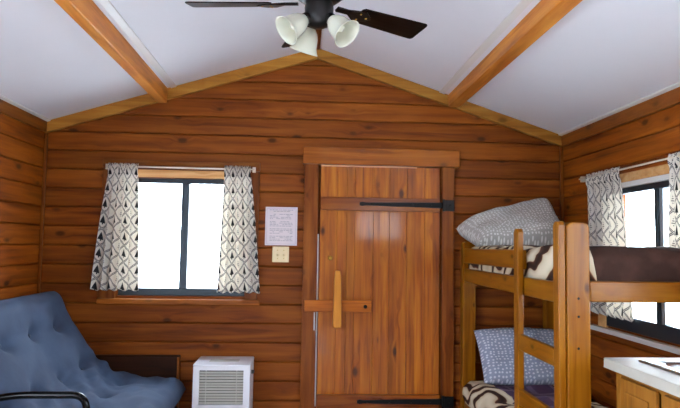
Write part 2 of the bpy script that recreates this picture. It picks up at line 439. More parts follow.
# the two exposed ceiling beams
for x0, x1, lab in ((-1.078, -1.008, 'long pine beam under the left slope of the white ceiling'),
                    (1.09, 1.18, 'long pine beam under the right slope of the white ceiling')):
    xm = (x0+x1)/2; zb = min(cz(-1.011)-.115, 9) if x0 < 0 else cz(1.092)-.097
    b = thing('ceiling_beam', lab, 'beam', (xm, D, zb), 'pine beams under the ceiling')
    MB().prism([(x0-xm, 0), (x1-xm, 0), (x1-xm, cz(x1)-zb), (x0-xm, cz(x0)-zb)], 1, YR-D+.01, -.046).build('timber', W_BEAM, b, bevel=.006)

# ------------------------------------------------------------------ back window
def window(name, axis, pos, s, op, label, liner, split=.5, sash2=False, thick=.035, doff=0., mw=.028, low=0.):
    """s: inward sign.  op: a0,a1,z0,z1"""
    a0, a1, z0, z1 = op
    am, r = (a0+a1)/2, struct_empty(name, label=label)
    r.location = (am, pos, z0) if axis == 0 else (pos, am, z0)
    def bx(mb, p, q, d0, d1, u, v):  # a-range, depth inward range, z-range
        if d0 < 0: d0 += doff; d1 += doff
        if axis == 0: mb.box(p-am, q-am, s*d0, s*d1, u-z0, v-z0)
        else: mb.box(s*d0, s*d1, p-am, q-am, u-z0, v-z0)
        return mb
    t = thick
    mb = MB()
    bx(mb, a0+.001, a0+t, -.085, -.03, z0+.001, z1-.001); bx(mb, a1-t, a1-.001, -.085, -.03, z0+.001, z1-.001)
    bx(mb, a0+t, a1-t, -.085, -.03, z1-t, z1-.001); bx(mb, a0+t, a1-t, -.085, -.03, z0+.001, z0+t+.020+low)
    mb.build('window_frame', M_FRAME, r, bevel=.003)
    ms = a0+(a1-a0)*split
    mb = MB(); bx(mb, ms-mw, ms+mw, -.075, -.022, z0+t+.020+low, z1-t)
    mb.build('mullion', M_FRAME, r, bevel=.003)
    if sash2:
        mb = MB(); bx(mb, ms-mw-.036, ms-mw-.002, -.07, -.035, z0+t+.020+low, z1-t); mb.build('sash_stile', M_FRAME2, r, bevel=.002)
    for p, q, d in ((a0+t, ms-mw-(.034 if sash2 else 0), -.062), (ms+mw, a1-t, -.05)):
        mb = MB(); bx(mb, p, q, d-.002, d+.002, z0+t+.020+low, z1-t); mb.build('pane', M_GLASS, r)
    return r, bx, am
r, bx, am = window('window_1', 0, D, -1, W1, 'black framed sliding window in the back wall', None, .505)
a0, a1, z0, z1 = W1
bx(bx(MB(), -1.455, -.295, .012, .052, .975, 1.012), -1.453, -.297, .0, .012, .985, 1.012).build('sill', W_SILL, r, bevel=.004)
bx(MB(), -1.455, -.318, .0105, .036, 1.955, 2.02).build('head_casing', W_TRIMX, r, bevel=.003)
bx(MB(), -1.33, -.41, .004, .022, 1.898, 1.952).build('head_board', W_LITE, r, bevel=.002)
bx(MB(), -.405, -.32, .0105, .03, 1.013, 1.953).build('side_casing', W_TRIMZ, r, bevel=.003)
bx(MB(), -1.455, -1.335, .0105, .03, 1.013, 1.953).build('side_casing', W_TRIMZ, r, bevel=.003)
r2, bx2, am2 = window('window_2', 1, XR, -1, W2, 'black framed sliding window in the right wall above the counter', None, .475, True, doff=.055, mw=.013, low=.03)
bx2(MB(), 2.55, 4.0, .0, .05, .885, .915).build('sill', M_WHITE, r2, bevel=.004)  # sill coloured white to paint the window light on it
bx2(MB(), 2.70, 3.80, .0, .035, 1.802, 1.833).build('lit_head_liner', M_WHITE, r2, bevel=.002)  # white colour paints the light on the underside of the head
bx2(MB(), 2.6, 3.9, .0105, .03, 1.835, 1.89).build('head_casing', W_LITE, r2, bevel=.003)
bx2(MB(), 3.80, 3.9, .0105, .03, .917, 1.833).build('side_casing', W_LITE, r2, bevel=.003)
bx2(MB(), 2.6, 2.70, .0105, .03, .917, 1.833).build('side_casing', W_LITE, r2, bevel=.003)
window('window_3', 0, YR, 1, W3, 'window in the rear wall behind the viewer', None)
window('added_window_5', 1, XR, -1, W5, 'unseen window added in the right wall near the viewer for daylight', None)
window('added_window_4', 1, XL, 1, W4, 'unseen window added in the left wall near the viewer for daylight', None)

# ------------------------------------------------------------------ curtains
def curtain(label, group, A, depth_dir, top, bot, zt, zb, seed, fabric=1.55, folds=5, ruffle=True, fold=.018):
    """A(a, d, z) -> world point; top/bot: (a_left,a_right)"""
    nu, nv = 90, 44
    rr = random.Random(seed); ph = rr.random()*6; ph2 = rr.random()*6
    base = A((top[0]+top[1])/2, 0, zt)
    vs, uvs = [], []
    Wf = max(abs(top[1]-top[0]), abs(bot[1]-bot[0]))*fabric
    for j in range(nv+1):
        t = j/nv
        tt = max(0, (t-.07)/.93)
        for i in range(nu+1):
            q = i/nu
            e = tt**.8
            aL = top[0]+(bot[0]-top[0])*e; aR = top[1]+(bot[1]-top[1])*e
            amp = .005+fold*min(1, tt*2.2)
            w = math.sin(q*folds*2*PI+ph+.5*math.sin(2.2*t+ph2)+.7*math.sin(5*q+ph2))
            w2 = math.sin(q*folds*3.7*PI+ph2+t)*.3
            a = aL+(aR-aL)*(q+.011*math.sin(q*folds*2*PI+ph+1.5))
            d = amp*(w+w2)
            if t < .09 and ruffle:   # gathered header over the rod
                d += .007*math.sin(q*folds*9*PI+3*t)+.012*math.sin(PI*min(1, t/.09))
            z = zt+(zb-zt)*t+.008*w*t+(.006*math.sin(q*folds*7*PI) if t < .03 else 0)
            p = Vector(A(a, d, z))-Vector(base)
            vs.append(p); uvs.append((q*Wf+seed*.03, -t*abs(zt-zb)))
    fs = [(j*(nu+1)+i, j*(nu+1)+i+1, (j+1)*(nu+1)+i+1, (j+1)*(nu+1)+i) for j in range(nv) for i in range(nu)]
    mb = MB(); mb.add(vs, fs, True)
    o = mb.build('curtain', M_CURT, uvs=uvs, solid=.0015); o.location = base
    return tag(o, label, 'curtain', group)
Ab = lambda a, d, z: (a, D-.066-d, z)
Ar = lambda a, d, z: (XR-.046-d*.7, a, z)
G = 'tree print curtains at the windows'
curtain('white tree-print curtain left of the back window', G, Ab, -1, (-1.405, -1.195), (-1.495, -1.155), 1.985, 1.075, 1)
curtain('white tree-print curtain right of the back window, beside the paper notice', G, Ab, -1, (-.575, -.385), (-.605, -.298), 1.985, 1.068, 2)
curtain('white tree-print curtain on the right wall, directly behind the tall bunk post', G, Ar, -1, (3.99, 3.56), (3.95, 3.43), 1.93, 1.0, 3, fold=.010)
curtain('white tree-print curtain at the right edge of the photo, near end of the side window', G, Ar, -1, (3.06, 2.72), (3.08, 2.68), 1.93, 1.17, 4, fold=.010)
rod = thing('curtain_rod', 'thin cream curtain rod across the top of the back window', 'curtain rod', (-.89, D-.066, 1.965))
MB().tube([(-.53, .03, 0), (-.53, 0, 0), (.53, 0, 0), (.53, .03, 0)], .006, 10).build('rod', M_ROD, rod)
for x in (-.53, .53): MB().box(x-.012, x+.012, .018, .036, -.02, .02).build('bracket', M_ROD, rod, bevel=.002)
rod = thing('curtain_rod', 'thin cream curtain rod across the top of the side window', 'curtain rod', (XR-.05, 3.38, 1.912))
MB().tube([(.03, -.72, 0), (0, -.72, 0), (0, .72, 0), (.03, .72, 0)], .006, 10).build('rod', M_ROD, rod)
for y in (-.72, .72): MB().box(.01, .04, y-.012, y+.012, -.02, .02).build('bracket', M_ROD, rod, bevel=.002)

# ------------------------------------------------------------------ door
dr = struct_empty('door_1', (.585, D, 0), 'plank door with two black strap hinges and a wooden latch')
mb = MB()
edges = [.1335, .262, .335, .395, .535, .655, .785, .92, 1.036]
for xa, xb in zip(edges, edges[1:]):
    xa -= .585; w = xb-.585-xa
    mb.prism([(xa+.002, -.018), (xa+w-.002, -.018), (xa+w, -.0145), (xa+w, .03), (xa, .03), (xa, -.0145)], 2, .012, 2.014)
mb.build('plank_panel', W_DOOR, dr)
L_W = wood('door_ledger', '#6c2c09', '#954a14', '#ad6420', 0, 2, 0, 0, .28, 1.2, .1, .35)
for z in (1.680, .235):
    MB().box(.135-.585, 1.033-.585, -.045, -.0185, z, z+.098 if z > 1 else z+.1).build('ledger', L_W, dr, bevel=.003)
MB().box(.012-.585, .116-.585, -.055, -.0, .0, 2.018).build('door_jamb', W_TRIMZ, dr, bevel=.004)
MB().box(1.047-.585, 1.137-.585, -.055, -.0, .0, 2.018).build('door_jamb', W_TRIMZ, dr, bevel=.004)
MB().box(-.002-.585, 1.176-.585, -.062, -.0, 2.02, 2.146).build('head_casing', W_HEAD, dr, bevel=.004)
MB().box(.100-.585, .15-.585, .034, .10, 0, 2.03).box(1.02-.585, 1.07-.585, .034, .10, 0, 2.03).box(.15-.585, 1.02-.585, .034, .10, 1.99, 2.03).box(.118-.585, 1.045-.585, -.02, .10, 0, .010).box(.15-.585, 1.02-.585, .034, .10, .010, .03).build('gap_light_stop', W_TRIMZ, dr)  # strips added behind the door to block light through its gaps
st = MB().box(.118-.585, .127-.585, -.03, -.004, .25, 1.50).build('painted_light_strip', M_WHITE, dr); st['label'] = 'white strip painted as light leaking through the gap at the latch side'  # white strip stands in for daylight leaking through the door gap
st = MB().box(.135-.585, .86-.585, -.024, -.019, 2.0085, 2.0185).build('painted_light_strip', M_LIT_EDGE, dr); st['label'] = 'pale strip painted as the lit edge along the top of the door'  # pale strip imitates the bright lit line under the head casing
MB().box(.1-.585, .108-.585, -.058, -.055, .80, .93).build('strike_plate', M_STEEL, dr)
for z in (1.730, .288):
    h = MB()
    zz = 0
    h.prism([(.425-.585, -.010), (.445-.585, -.016), (.47-.585, -.011), (.60-.585, -.014), (1.06-.585, -.022), (1.06-.585, .022), (.60-.585, .014), (.47-.585, .011), (.445-.585, .016), (.425-.585, .010)], 1, -.053, -.0455)
    h.box(1.045-.585, 1.136-.585, -.064, -.0552, -.042, .040)
    h.tube([(1.055-.585, -.061, -.045), (1.055-.585, -.061, .045)], .010, 12)
    o = h.build('strap_hinge', M_BLACKM, dr, bevel=.0015); o.location = (0, 0, z)
    for x in (.50, .66, .82, .96, 1.10):
        bz = MB().lathe([(0, -.005), (.005, -.004), (.0075, 0), (.0075, .001)], Matrix.Translation((x-.585, -.0525 if x < 1.05 else -.0635, 0)) @ Matrix.Rotation(PI/2, 4, 'X') @ Matrix.Scale(-1, 4, (0, 0, 1)), 10).build('bolt_head', M_BLACKM, o)
bar = MB().box(.030-.585, .520-.585, -.075, -.056, .935, 1.020).build('latch_bar', W_HEAD2, dr, bevel=.004)
MB().box(.14-.585, .52-.585, -.0555, -.019, .95, 1.005).build('latch_guide', W_HEAD, dr, bevel=.003)
MB().lathe([(0, .006), (.010, .005), (.014, 0)], Matrix.Translation((.475-.585, -.075, .975)) @ Matrix.Rotation(PI/2, 4, 'X'), 14).build('latch_pivot', M_BLACKM, bar)
hd = MB().prism([(.236-.585, .85), (.240-.585, .825), (.296-.585, .825), (.300-.585, .85), (.294-.585, 1.17), (.286-.585, 1.235), (.250-.585, 1.235), (.242-.585, 1.17)], 1, -.125, -.0755).build('latch_handle', W_LATCH, dr, bevel=.007)
hd['label'] = 'paler upright handle of the wooden latch'
lk = MB().lathe([(0, .016), (.012, .015), (.016, .010), (.018, 0)], Matrix.Translation((.214-.585, -.019, 1.325)) @ Matrix.Rotation(PI/2, 4, 'X'), 20).build('deadbolt', M_BRASS, dr)
MB().box(.206-.585, .222-.585, -.048, -.034, 1.315, 1.335).build('thumb_turn', M_BRASS, lk, bevel=.002)

# ------------------------------------------------------------------ notice + switch
nt_ = thing('paper_notice', 'laminated paper notice with lines of print on the board wall', 'notice', (-.152, D-.013, 1.412))
MB().box(-.118, .118, -.003, 0, 0, .284).build('sheet', M_PAPER, nt_)
mb = MB(); rr = random.Random(3)
for k in range(22):
    z = .262-k*.0108
    if k in (2, 7, 12, 17): continue
    x = -.085
    while x < .075:
        w = rr.uniform(.008, .028)
        if rr.random() < .85: mb.box(x, min(x+w, .085), -.0036, -.003, z-.0022, z+.0022)
        x += w+.005
    if k % 5 == 4 and rr.random() < .5: pass
mb.build('print', M_INK, nt_)
mb = MB(); mb.box(-.108, .108, -.0036, -.003, .272, .2735).box(-.108, .108, -.0036, -.003, .010, .0115).box(-.108, -.1065, -.0036, -.003, .010, .2735).box(.1065, .108, -.0036, -.003, .010, .2735)
mb.build('printed_border', M_INK, nt_)
sw = thing('switch_plate', 'almond two-gang switch plate below the paper notice', 'light switch', (-.152, D-.013, 1.288))
MB().box(-.062, .062, -.006, 0, 0, .116).build('plate', M_ALMOND, sw, bevel=.003)
for x in (-.023, .023):
    t = MB().prism([(-.006, .045), (-.018, .062), (-.016, .07), (-.006, .07)], 0, x-.005, x+.005).build('toggle', M_ALMOND, sw, bevel=.001)
    for z in (.028, .088): MB().lathe([(0, .0015), (.003, .001), (.0035, 0)], Matrix.Translation((x, -.006, z)) @ Matrix.Rotation(PI/2, 4, 'X'), 10).build('screw', M_BRASS, sw)

# ------------------------------------------------------------------ heater
ht = thing('space_heater', 'white boxy room heater with a slatted front, below the back window', 'heater', (-.515, 4.12, 0))
hw, hh, hd_ = .1885, .597, .31
def rrect(x0, x1, y0, y1, r, n=5):
    pts = []
    for cx, cy, a in ((x1-r, y0+r, -PI/2), (x1-r, y1-r, 0), (x0+r, y1-r, PI/2), (x0+r, y0+r, PI)):
        for k in range(n+1): pts.append((cx+r*math.cos(a+k*PI/2/n), cy+r*math.sin(a+k*PI/2/n)))
    return pts
# shell with a recess for the grille
gx0, gx1, gz0, gz1 = -.148, .145, .346, .572
mb = MB()
mb.box(-hw, hw, .02, hd_, .02, hh)
mb.box(-hw, gx0, 0, .02, .02, hh); mb.box(gx1, hw, 0, .02, .02, hh); mb.box(gx0, gx1, 0, .02, gz1, hh); mb.box(gx0, gx1, 0, .02, .02, gz0)
mb.build('housing', M_HEAT, ht, weld=True, bevel=.0)
MB().prism(rrect(-hw-.004, hw+.004, -.004, hd_+.004, .02), 2, hh, hh+.012).build('top_cap', M_HEAT, ht, bevel=.005)
MB().box(-.10, .10, .10, .20, hh+.012, hh+.0135).build('top_vent', M_GRILLE, ht)
MB().box(gx0, gx1, .0175, .0195, gz0, gz1).build('recess_panel', M_GRDARK, ht)
for k in range(12):
    z = gz0+.006+k*(gz1-gz0-.008)/12
    MB().prism([(.000, z), (.003, z-.001), (.017, z+.009), (.014, z+.0105)], 0, gx0, gx1).build('slat', M_GRILLE, ht)
for x in (gx0+.045, gx1-.045): MB().box(x-.002, x+.002, .001, .006, gz0, gz1).build('grille_rib', M_GRILLE, ht)
MB().box(-hw+.01, hw-.01, .01, hd_-.01, 0, .02).build('plinth', M_GRDARK, ht)
MB().lathe([(0, .02), (.012, .018), (.014, 0)], Matrix.Translation((hw, .12, .54)) @ Matrix.Rotation(PI/2, 4, 'Y'), 16).build('control_knob', M_GRDARK, ht)

# ------------------------------------------------------------------ low dark panel behind the futon
pn = thing('wooden_panel', 'low dark brown wooden panel against the back wall, behind the futon seat', 'panel', (-1.15, D-.012, 0))
MB().box(-.33, .275, -.030, 0, .01, .60).build('board', W_DARK, pn, bevel=.003)
MB().box(-.33, .295, -.036, 0, .601, .612).build('top_rail', W_DARK, pn, bevel=.003)
MB().box(.277, .295, -.036, 0, .01, .600).build('edge_strip', W_TRIMZ, pn, bevel=.002)

# ------------------------------------------------------------------ futon
FY0, FY1 = 2.80, 4.40
ft = thing('futon', 'slate blue tufted futon with a black tube arm, along the left wall', 'futon', (-1.3, (FY0+FY1)/2, 0))
FO = Vector((-1.3, (FY0+FY1)/2, 0))
def bez(p, n):
    out = []
    for k in range(len(p)-1):
        p0 = p[max(k-1, 0)]; p1 = p[k]; p2 = p[k+1]; p3 = p[min(k+2, len(p)-1)]
        for i in range(n):
            t = i/n
            out.append(tuple(.5*((2*p1[c])+(-p0[c]+p2[c])*t+(2*p0[c]-5*p1[c]+4*p2[c]-p3[c])*t*t+(-p0[c]+3*p1[c]-3*p2[c]+p3[c])*t**3) for c in range(len(p1))))
    out.append(tuple(p[-1])); return out
center = bez([(-1.770, 1.062), (-1.720, .94), (-1.63, .78), (-1.52, .62), (-1.40, .50), (-1.24, .432), (-1.0, .402), (-.80, .385)], 7)
# arclength
cl = [Vector((x, z)) for x, z in center]; S = [0]
for a, b in zip(cl, cl[1:]): S.append(S[-1]+(b-a).length)
TL = S[-1]; NC = len(cl)
tufts_s = [(.24, 1), (.62, 1), (.93, 1)]
tuft_pts = []
vs = []; NY = 84
ycs = [FY0+.18+k*.36 for k in range(4)]
ycs = [3.06, 3.42, 3.78, 4.14][0:4]
tuft_s = [.27, .60, .92]
def section(yw):
    e = min((yw-FY0), (FY1-yw)); puff = min(1, max(0, e)/.11); puff = math.sqrt(max(0, 1-(1-puff)**2))
    ring = []
    outer, inner = [], []
    for i in range(NC):
        t = (cl[min(i+1, NC-1)]-cl[max(i-1, 0)]).normalized(); nrm = Vector((-t.y, t.x))   # towards the sitter
        if nrm.x+nrm.y < 0: nrm = -nrm
        s = S[i]
        en = min(s, TL-s); pe = min(1, en/.09); pe = math.sqrt(max(0, 1-(1-pe)**2))
        th = .094*(.30+.70*puff)*(.10+.90*pe)
        dim = 0
        for yc in ycs:
            for ts in tuft_s:
                dd = ((yw-yc)**2+(s-ts)**2)
                dim += .050*math.exp(-dd/.0022)+.022*math.exp(-dd/.018)
        # creases between the tufts
        for ts in tuft_s: dim += .011*math.exp(-((s-ts)**2)/.0014)
        bul = .014*math.sin(5.3*s+2)*math.sin(7.1*yw)+.006*math.sin(21*s+9*yw)
        # a few radiating folds in the crease of the seat
        sd = min(1, max(0, (s-.5)/.2))
        bul += (.004+.004*sd)*math.sin(37*s+11*yw+1)*math.sin(17*yw-9*s)+.003*sd*math.sin(31*yw-24*s+3*math.sin(7*yw+4*s))+.010*math.exp(-((s-.10)**2)/.004)
        bul += .010*math.exp(-((s-.72)**2)/.03)*math.sin(26*yw+30*s)
        o = cl[i]+nrm*(th+(bul-dim)*puff*pe); q = cl[i]-nrm*th
        outer.append(o); inner.append(q)
    return outer+inner[::-1]
ysamp = [FY0+(FY1-FY0)*(.5-.5*math.cos(PI*k/NY)) for k in range(NY+1)]
for y in ysamp:
    for p in section(y): vs.append((p.x-FO.x, y-FO.y, p.y))
nr = 2*NC
fs = [(j*nr+i, j*nr+(i+1) % nr, (j+1)*nr+(i+1) % nr, (j+1)*nr+i) for j in range(NY) for i in range(nr)]
mb = MB(); mb.add(vs, fs, True)
for j in (0, NY):
    for i in range(NC-1):
        mb.sm.add(len(mb.f)); mb.f.append((j*nr+i, j*nr+i+1, j*nr+nr-2-i, j*nr+nr-1-i))
mt = mb.build('mattress', M_FUTON, ft)
for ts in tuft_s:
    for yc in ycs:
        i = min(range(NC), key=lambda k: abs(S[k]-ts)); t = (cl[min(i+1, NC-1)]-cl[i-1]).normalized(); nm = Vector((-t.y, t.x))
        if nm.x+nm.y < 0: nm = -nm
        p = cl[i]+nm*(.088-.052)
        q = Vector((nm.x, 0, nm.y)).to_track_quat('Z', 'Y').to_matrix().to_4x4()
        MB().lathe([(0, .006), (.009, .004), (.012, 0), (.012, -.006)], Matrix.Translation((p.x-FO.x, yc-FO.y, p.y)) @ q, 12).build('tuft_button', M_BUTTON, mt)
def arc_path(corners, r, n=6):
    out = [Vector(corners[0])]
    for a, b, c in zip(corners, corners[1:], corners[2:]):
        a, b, c = Vector(a), Vector(b), Vector(c); u = (a-b).normalized(); w = (c-b).normalized()
        p, q = b+u*r, b+w*r
        for k in range(n+1):
            t = k/n; out.append(p*(1-t)**2+b*2*t*(1-t)+q*t*t)
    out.append(Vector(corners[-1])); return out
for y in (FY0-.045,):
    mb = MB()
    yy = y-FO.y
    mb.tube(arc_path([(-1.80-FO.x, yy, .02), (-1.72-FO.x, yy, .665), (-1.225-FO.x, yy, .745), (-.935-FO.x, yy, .745), (-.84-FO.x, yy, .02)], .055, 6), .0155, 12)
    arm = mb.build('arm', M_METALARM, ft)
    MB().tube([(-1.765-FO.x, yy, .30), (-.875-FO.x, yy, .30)], .012, 10).build('stretcher', M_METALARM, arm)
    for x in (-1.80, -.84): MB().tube([(x-FO.x, yy, 0), (x-FO.x, yy, .03)], .019, 12).build('foot_cap', M_BUTTON, arm)
mb = MB()
for x, z in ((-.86, .295), (-1.42, .295), (-1.55, .46), (-1.80, .93)):
    mb.tube([(x-FO.x, FY0-.045-FO.y, z), (x-FO.x, FY1-.03-FO.y, z)], .014, 10)
for k in range(9):
    y = FY0+.1+k*(FY1-FY0-.2)/8-FO.y
    mb.tube([(-.86-FO.x, y, .295), (-1.42-FO.x, y, .295), (-1.55-FO.x, y, .40), (-1.83-FO.x, y, .90)], .005, 6)
mb.tube(arc_path([(-1.80-FO.x, FY1-.03-FO.y, 0), (-1.80-FO.x, FY1-.03-FO.y, .295), (-.86-FO.x, FY1-.03-FO.y, .295), (-.86-FO.x, FY1-.03-FO.y, 0)], .05, 5), .014, 10)
mb.build('metal_frame', M_METALARM, ft)

# ------------------------------------------------------------------ bunk bed
BX0, BX1, BY0, BY1 = 1.186, 1.905, 2.62, 4.43
bk = thing('bunk_bed', 'honey pine bunk bed with a side ladder in the right corner', 'bunk bed', (1.58, 3.52, 0))
BO = Vector((1.58, 3.52, 0))
def bpart(name, x0, x1, y0, y1, z0, z1, mat, bevel=.008, parent=None):
    cx, cy, cz_ = (x0+x1)/2, (y0+y1)/2, z0
    o = MB().box(x0-cx, x1-cx, y0-cy, y1-cy, 0, z1-z0).build(name, mat, parent or bk, bevel=bevel, seg=3)
    o.location = (cx-BO.x, cy-BO.y, z0); return o
PW = .104
def post(x0, y0, top, w=PW, dpt=.075):
    c = .018
    poly = [(0, 0), (w, 0), (w, top-c*1.2), (w-c*.35, top-c*.4), (w-c*1.2, top), (c*1.2, top), (c*.35, top-c*.4), (0, top-c*1.2)]
    o = MB().prism(poly, 1, 0, dpt).build('post', W_BUNKZ, bk, bevel=.005, seg=3); o.location = (x0-BO.x, y0-BO.y, 0); return o
p0 = post(BX0, BY0, 1.54)
post(BX1-PW, BY0, 1.54); post(BX0, BY1-.075, 1.46, .095); post(BX1-.095, BY1-.075, 1.46, .095)
for (x, z) in ((.050, 1.20), (.050, 1.12), (.048, .98)):   # counterbored bolts in the tall front post
    MB().lathe([(0, .002), (.005, .002), (.006, 0)], Matrix.Translation((x, 0, z)) @ Matrix.Rotation(PI/2, 4, 'X'), 10).build('bolt', M_BLACKM, p0)
SR = BX0+.004
for z0, z1 in ((1.168, 1.265), (.26, .36)):
    bpart('side_rail', SR, SR+.032, BY0+.076, BY1-.076, z0, z1, W_BUNKY)
    bpart('side_rail', BX1-.036, BX1-.004, BY0+.076, BY1-.076, z0, z1, W_BUNKY)
    bpart('end_rail', BX0+PW+.001, BX1-PW-.001, BY0+.014, BY0+.048, z0+.016, z1+.012, W_BUNKX)
    bpart('end_rail', BX0+.096, BX1-.096, BY1-.05, BY1-.018, z0, z1, W_BUNKX)
bpart('guard_rail', SR, SR+.030, 3.19, BY1-.076, 1.305, 1.412, W_BUNKY)
bpart('guard_rail', BX1-.034, BX1-.004, BY0+.076, BY1-.076, 1.305, 1.412, W_BUNKY)
for z in (1.185, .275):
    bpart('mattress_deck', SR+.034, BX1-.038, BY0+.05, BY1-.052, z, z+.018, W_BUNKX, 0)
# ladder on the room side
LX1 = BX0-.001
for y, top in ((3.175, 1.525), (2.663, 1.545)):
    w = .062
    poly = [(y-w/2, 0), (y+w/2, 0), (y+w/2, top-.02), (y+w/2-.014, top), (y-w/2+.014, top), (y-w/2, top-.02)]
    poly = [(p[0]-y, p[1]) for p in poly]
    o = MB().prism(poly, 0, -.034, 0).build('ladder_rail', W_BUNKZ, bk, bevel=.006, seg=3); o.location = (LX1-BO.x, y-BO.y, 0)
for z in (.885, .60, .315):
    bpart('ladder_rung', LX1-.031, LX1-.003, 2.697, 3.141, z, z+.082, W_BUNKY, .007)

def soft_slab(name, x0, x1, y0, y1, z0, z1, mat, r, amp, seed, nx=46, ny=70, overl=None, drop=None):
    """rounded, slightly rumpled slab (closed)"""
    rr = random.Random(seed); f = [rr.uniform(5, 16) for _ in range(6)]; g = [rr.uniform(0, 6) for _ in range(6)]
    cx, cy = (x0+x1)/2, (y0+y1)/2
    def wob(x, y): return amp*(math.sin(f[0]*x+f[1]*y+g[0])+.7*math.sin(f[2]*y-f[3]*x+g[1])+.5*math.sin(2*f[4]*y+g[2]))
    top, bot = [], []
    for j in range(ny+1):
        for i in range(nx+1):
            u, v = i/nx*2-1, j/ny*2-1
            su = math.copysign(1-(1-abs(u))**1.6, u); sv = math.copysign(1-(1-abs(v))**1.6, v)
            x = cx+su*(x1-x0)/2; y = cy+sv*(y1-y0)/2
            ed = min((x1-x0)/2-abs(x-cx), (y1-y0)/2-abs(y-cy))
            h = 1-min(1, ed/r); h = r*(1-math.sqrt(max(0, 1-h*h)))
            k = min(1, ed/r)
            top.append((x, y, z1-h+wob(x, y)*k)); bot.append((x, y, z0+min(r, .02)*(1-k) if ed < r else z0))
    mb = MB(); n = nx+1
    P = [(a-cx, b-cy, c-z0) for a, b, c in top+bot]; K = len(top)
    fs = [(j*n+i, j*n+i+1, (j+1)*n+i+1, (j+1)*n+i) for j in range(ny) for i in range(nx)]
    fs += [(K+a, K+d, K+c, K+b) for a, b, c, d in fs]
    ring = [i for i in range(nx)]+[j*n+nx for j in range(ny)]+[ny*n+i for i in range(nx, 0, -1)]+[j*n for j in range(ny, 0, -1)]
    for a, b in zip(ring, ring[1:]+ring[:1]): fs.append((a, K+a, K+b, b))
    mb.add(P, fs, True)
    o = mb.build(name, mat); o.location = (cx, cy, z0); return o
MQ1 = mat_quilt('brown_quilt_animal_border', ('#33201a', '#4a3028'), -.22)
MQ2 = mat_quilt('plum_quilt_animal_border', ('#43304a', '#56405c'), -.20, -.62, True)
M_MAT = plain('mattress_ticking', '#c9c4bb', .9, noise=.1, nscale=20)
m1 = soft_slab('mattress', SR+.05, BX1-.06, BY0+.10, BY1-.06, 1.204, 1.37, M_MAT, .03, .0, 5)
tag(m1, 'mattress on the upper bunk under the dark brown quilt', 'mattress')
m2 = soft_slab('mattress', SR+.05, BX1-.06, BY0+.11, BY1-.06, .294, .42, M_MAT, .03, .0, 6)
tag(m2, 'mattress on the lower bunk under the plum quilt', 'mattress')

def quilt(name, x0, x1, y0, y1, ztop, dropL, dropN, dropR, mat, seed, bulge, label, wr=.006):
    """cloth laid on a mattress; sides hang by dropL / dropN(ear) / dropR"""
    rr = random.Random(seed); f = [rr.uniform(6, 15) for _ in range(6)]; g = [rr.uniform(0, 6) for _ in range(6)]
    nx, ny = 60, 90; vs = []
    ox, oy = (x0+x1)/2, (y0+y1)/2
    LX = dropL+(x1-x0)+dropR; LY = dropN+(y1-y0)
    rad = .035
    def side(s, d0, w, d1):
        """arc position s (0..d0+w+d1) -> offset from x0, drop"""
        if s < d0: return 0, d0-s, -1
        if s > d0+w: return w, s-d0-w, 1
        return s-d0, 0, 0
    for j in range(ny+1):
        sy = LY*j/ny; py, dy, ky = side(sy, dropN, y1-y0, 0)
        for i in range(nx+1):
            sx = LX*i/nx; px, dx, kx = side(sx, dropL, x1-x0, dropR)
            wv = wr*(math.sin(f[0]*sx+f[1]*sy+g[0])+.7*math.sin(f[2]*sy-f[3]*sx+g[1])+.5*math.sin(2.3*f[4]*sx+f[5]*sy+g[2]))
            x, y, z = x0+px, y0+py, ztop+wv
            # rounded shoulders
            if dx == 0:
                e = min(px, (x1-x0)-px) if dropR else px
                if e < rad: z -= (rad-math.sqrt(rad*rad-(rad-e)**2))
            else:
                z -= rad+dx*.96; x += kx*(bulge*math.sin(PI*min(1, dx/max(.01, dropL if kx < 0 else dropR)))+.004+abs(wv)*1.2)
            if dy == 0:
                if py < rad: z -= (rad-math.sqrt(rad*rad-(rad-py)**2))
            else:
                z -= rad*(1 if dx == 0 else 0)+dy*.96; y -= .006+abs(wv)*1.1
            vs.append((x-ox, y-oy, z-ztop))
    n = nx+1
    fs = [(j*n+i, j*n+i+1, (j+1)*n+i+1, (j+1)*n+i) for j in range(ny) for i in range(nx)]
    mb = MB(); mb.add(vs, fs, True)
    o = mb.build(name, mat, solid=.010); o.location = (ox, oy, ztop)
    return tag(o, label, 'quilt')
quilt('quilt', SR+.045, BX1-.055, BY0+.075, BY1-.075, 1.425, .17, .175, .0, MQ1, 11, .0, 'dark brown quilt with cream animal-print border on the upper bunk', .005)
quilt('quilt', SR+.02, BX1-.055, BY0+.085, BY1-.11, .475, .15, .10, .0, MQ2, 12, .022, 'plum quilt with cream animal-print border on the lower bunk', .009)

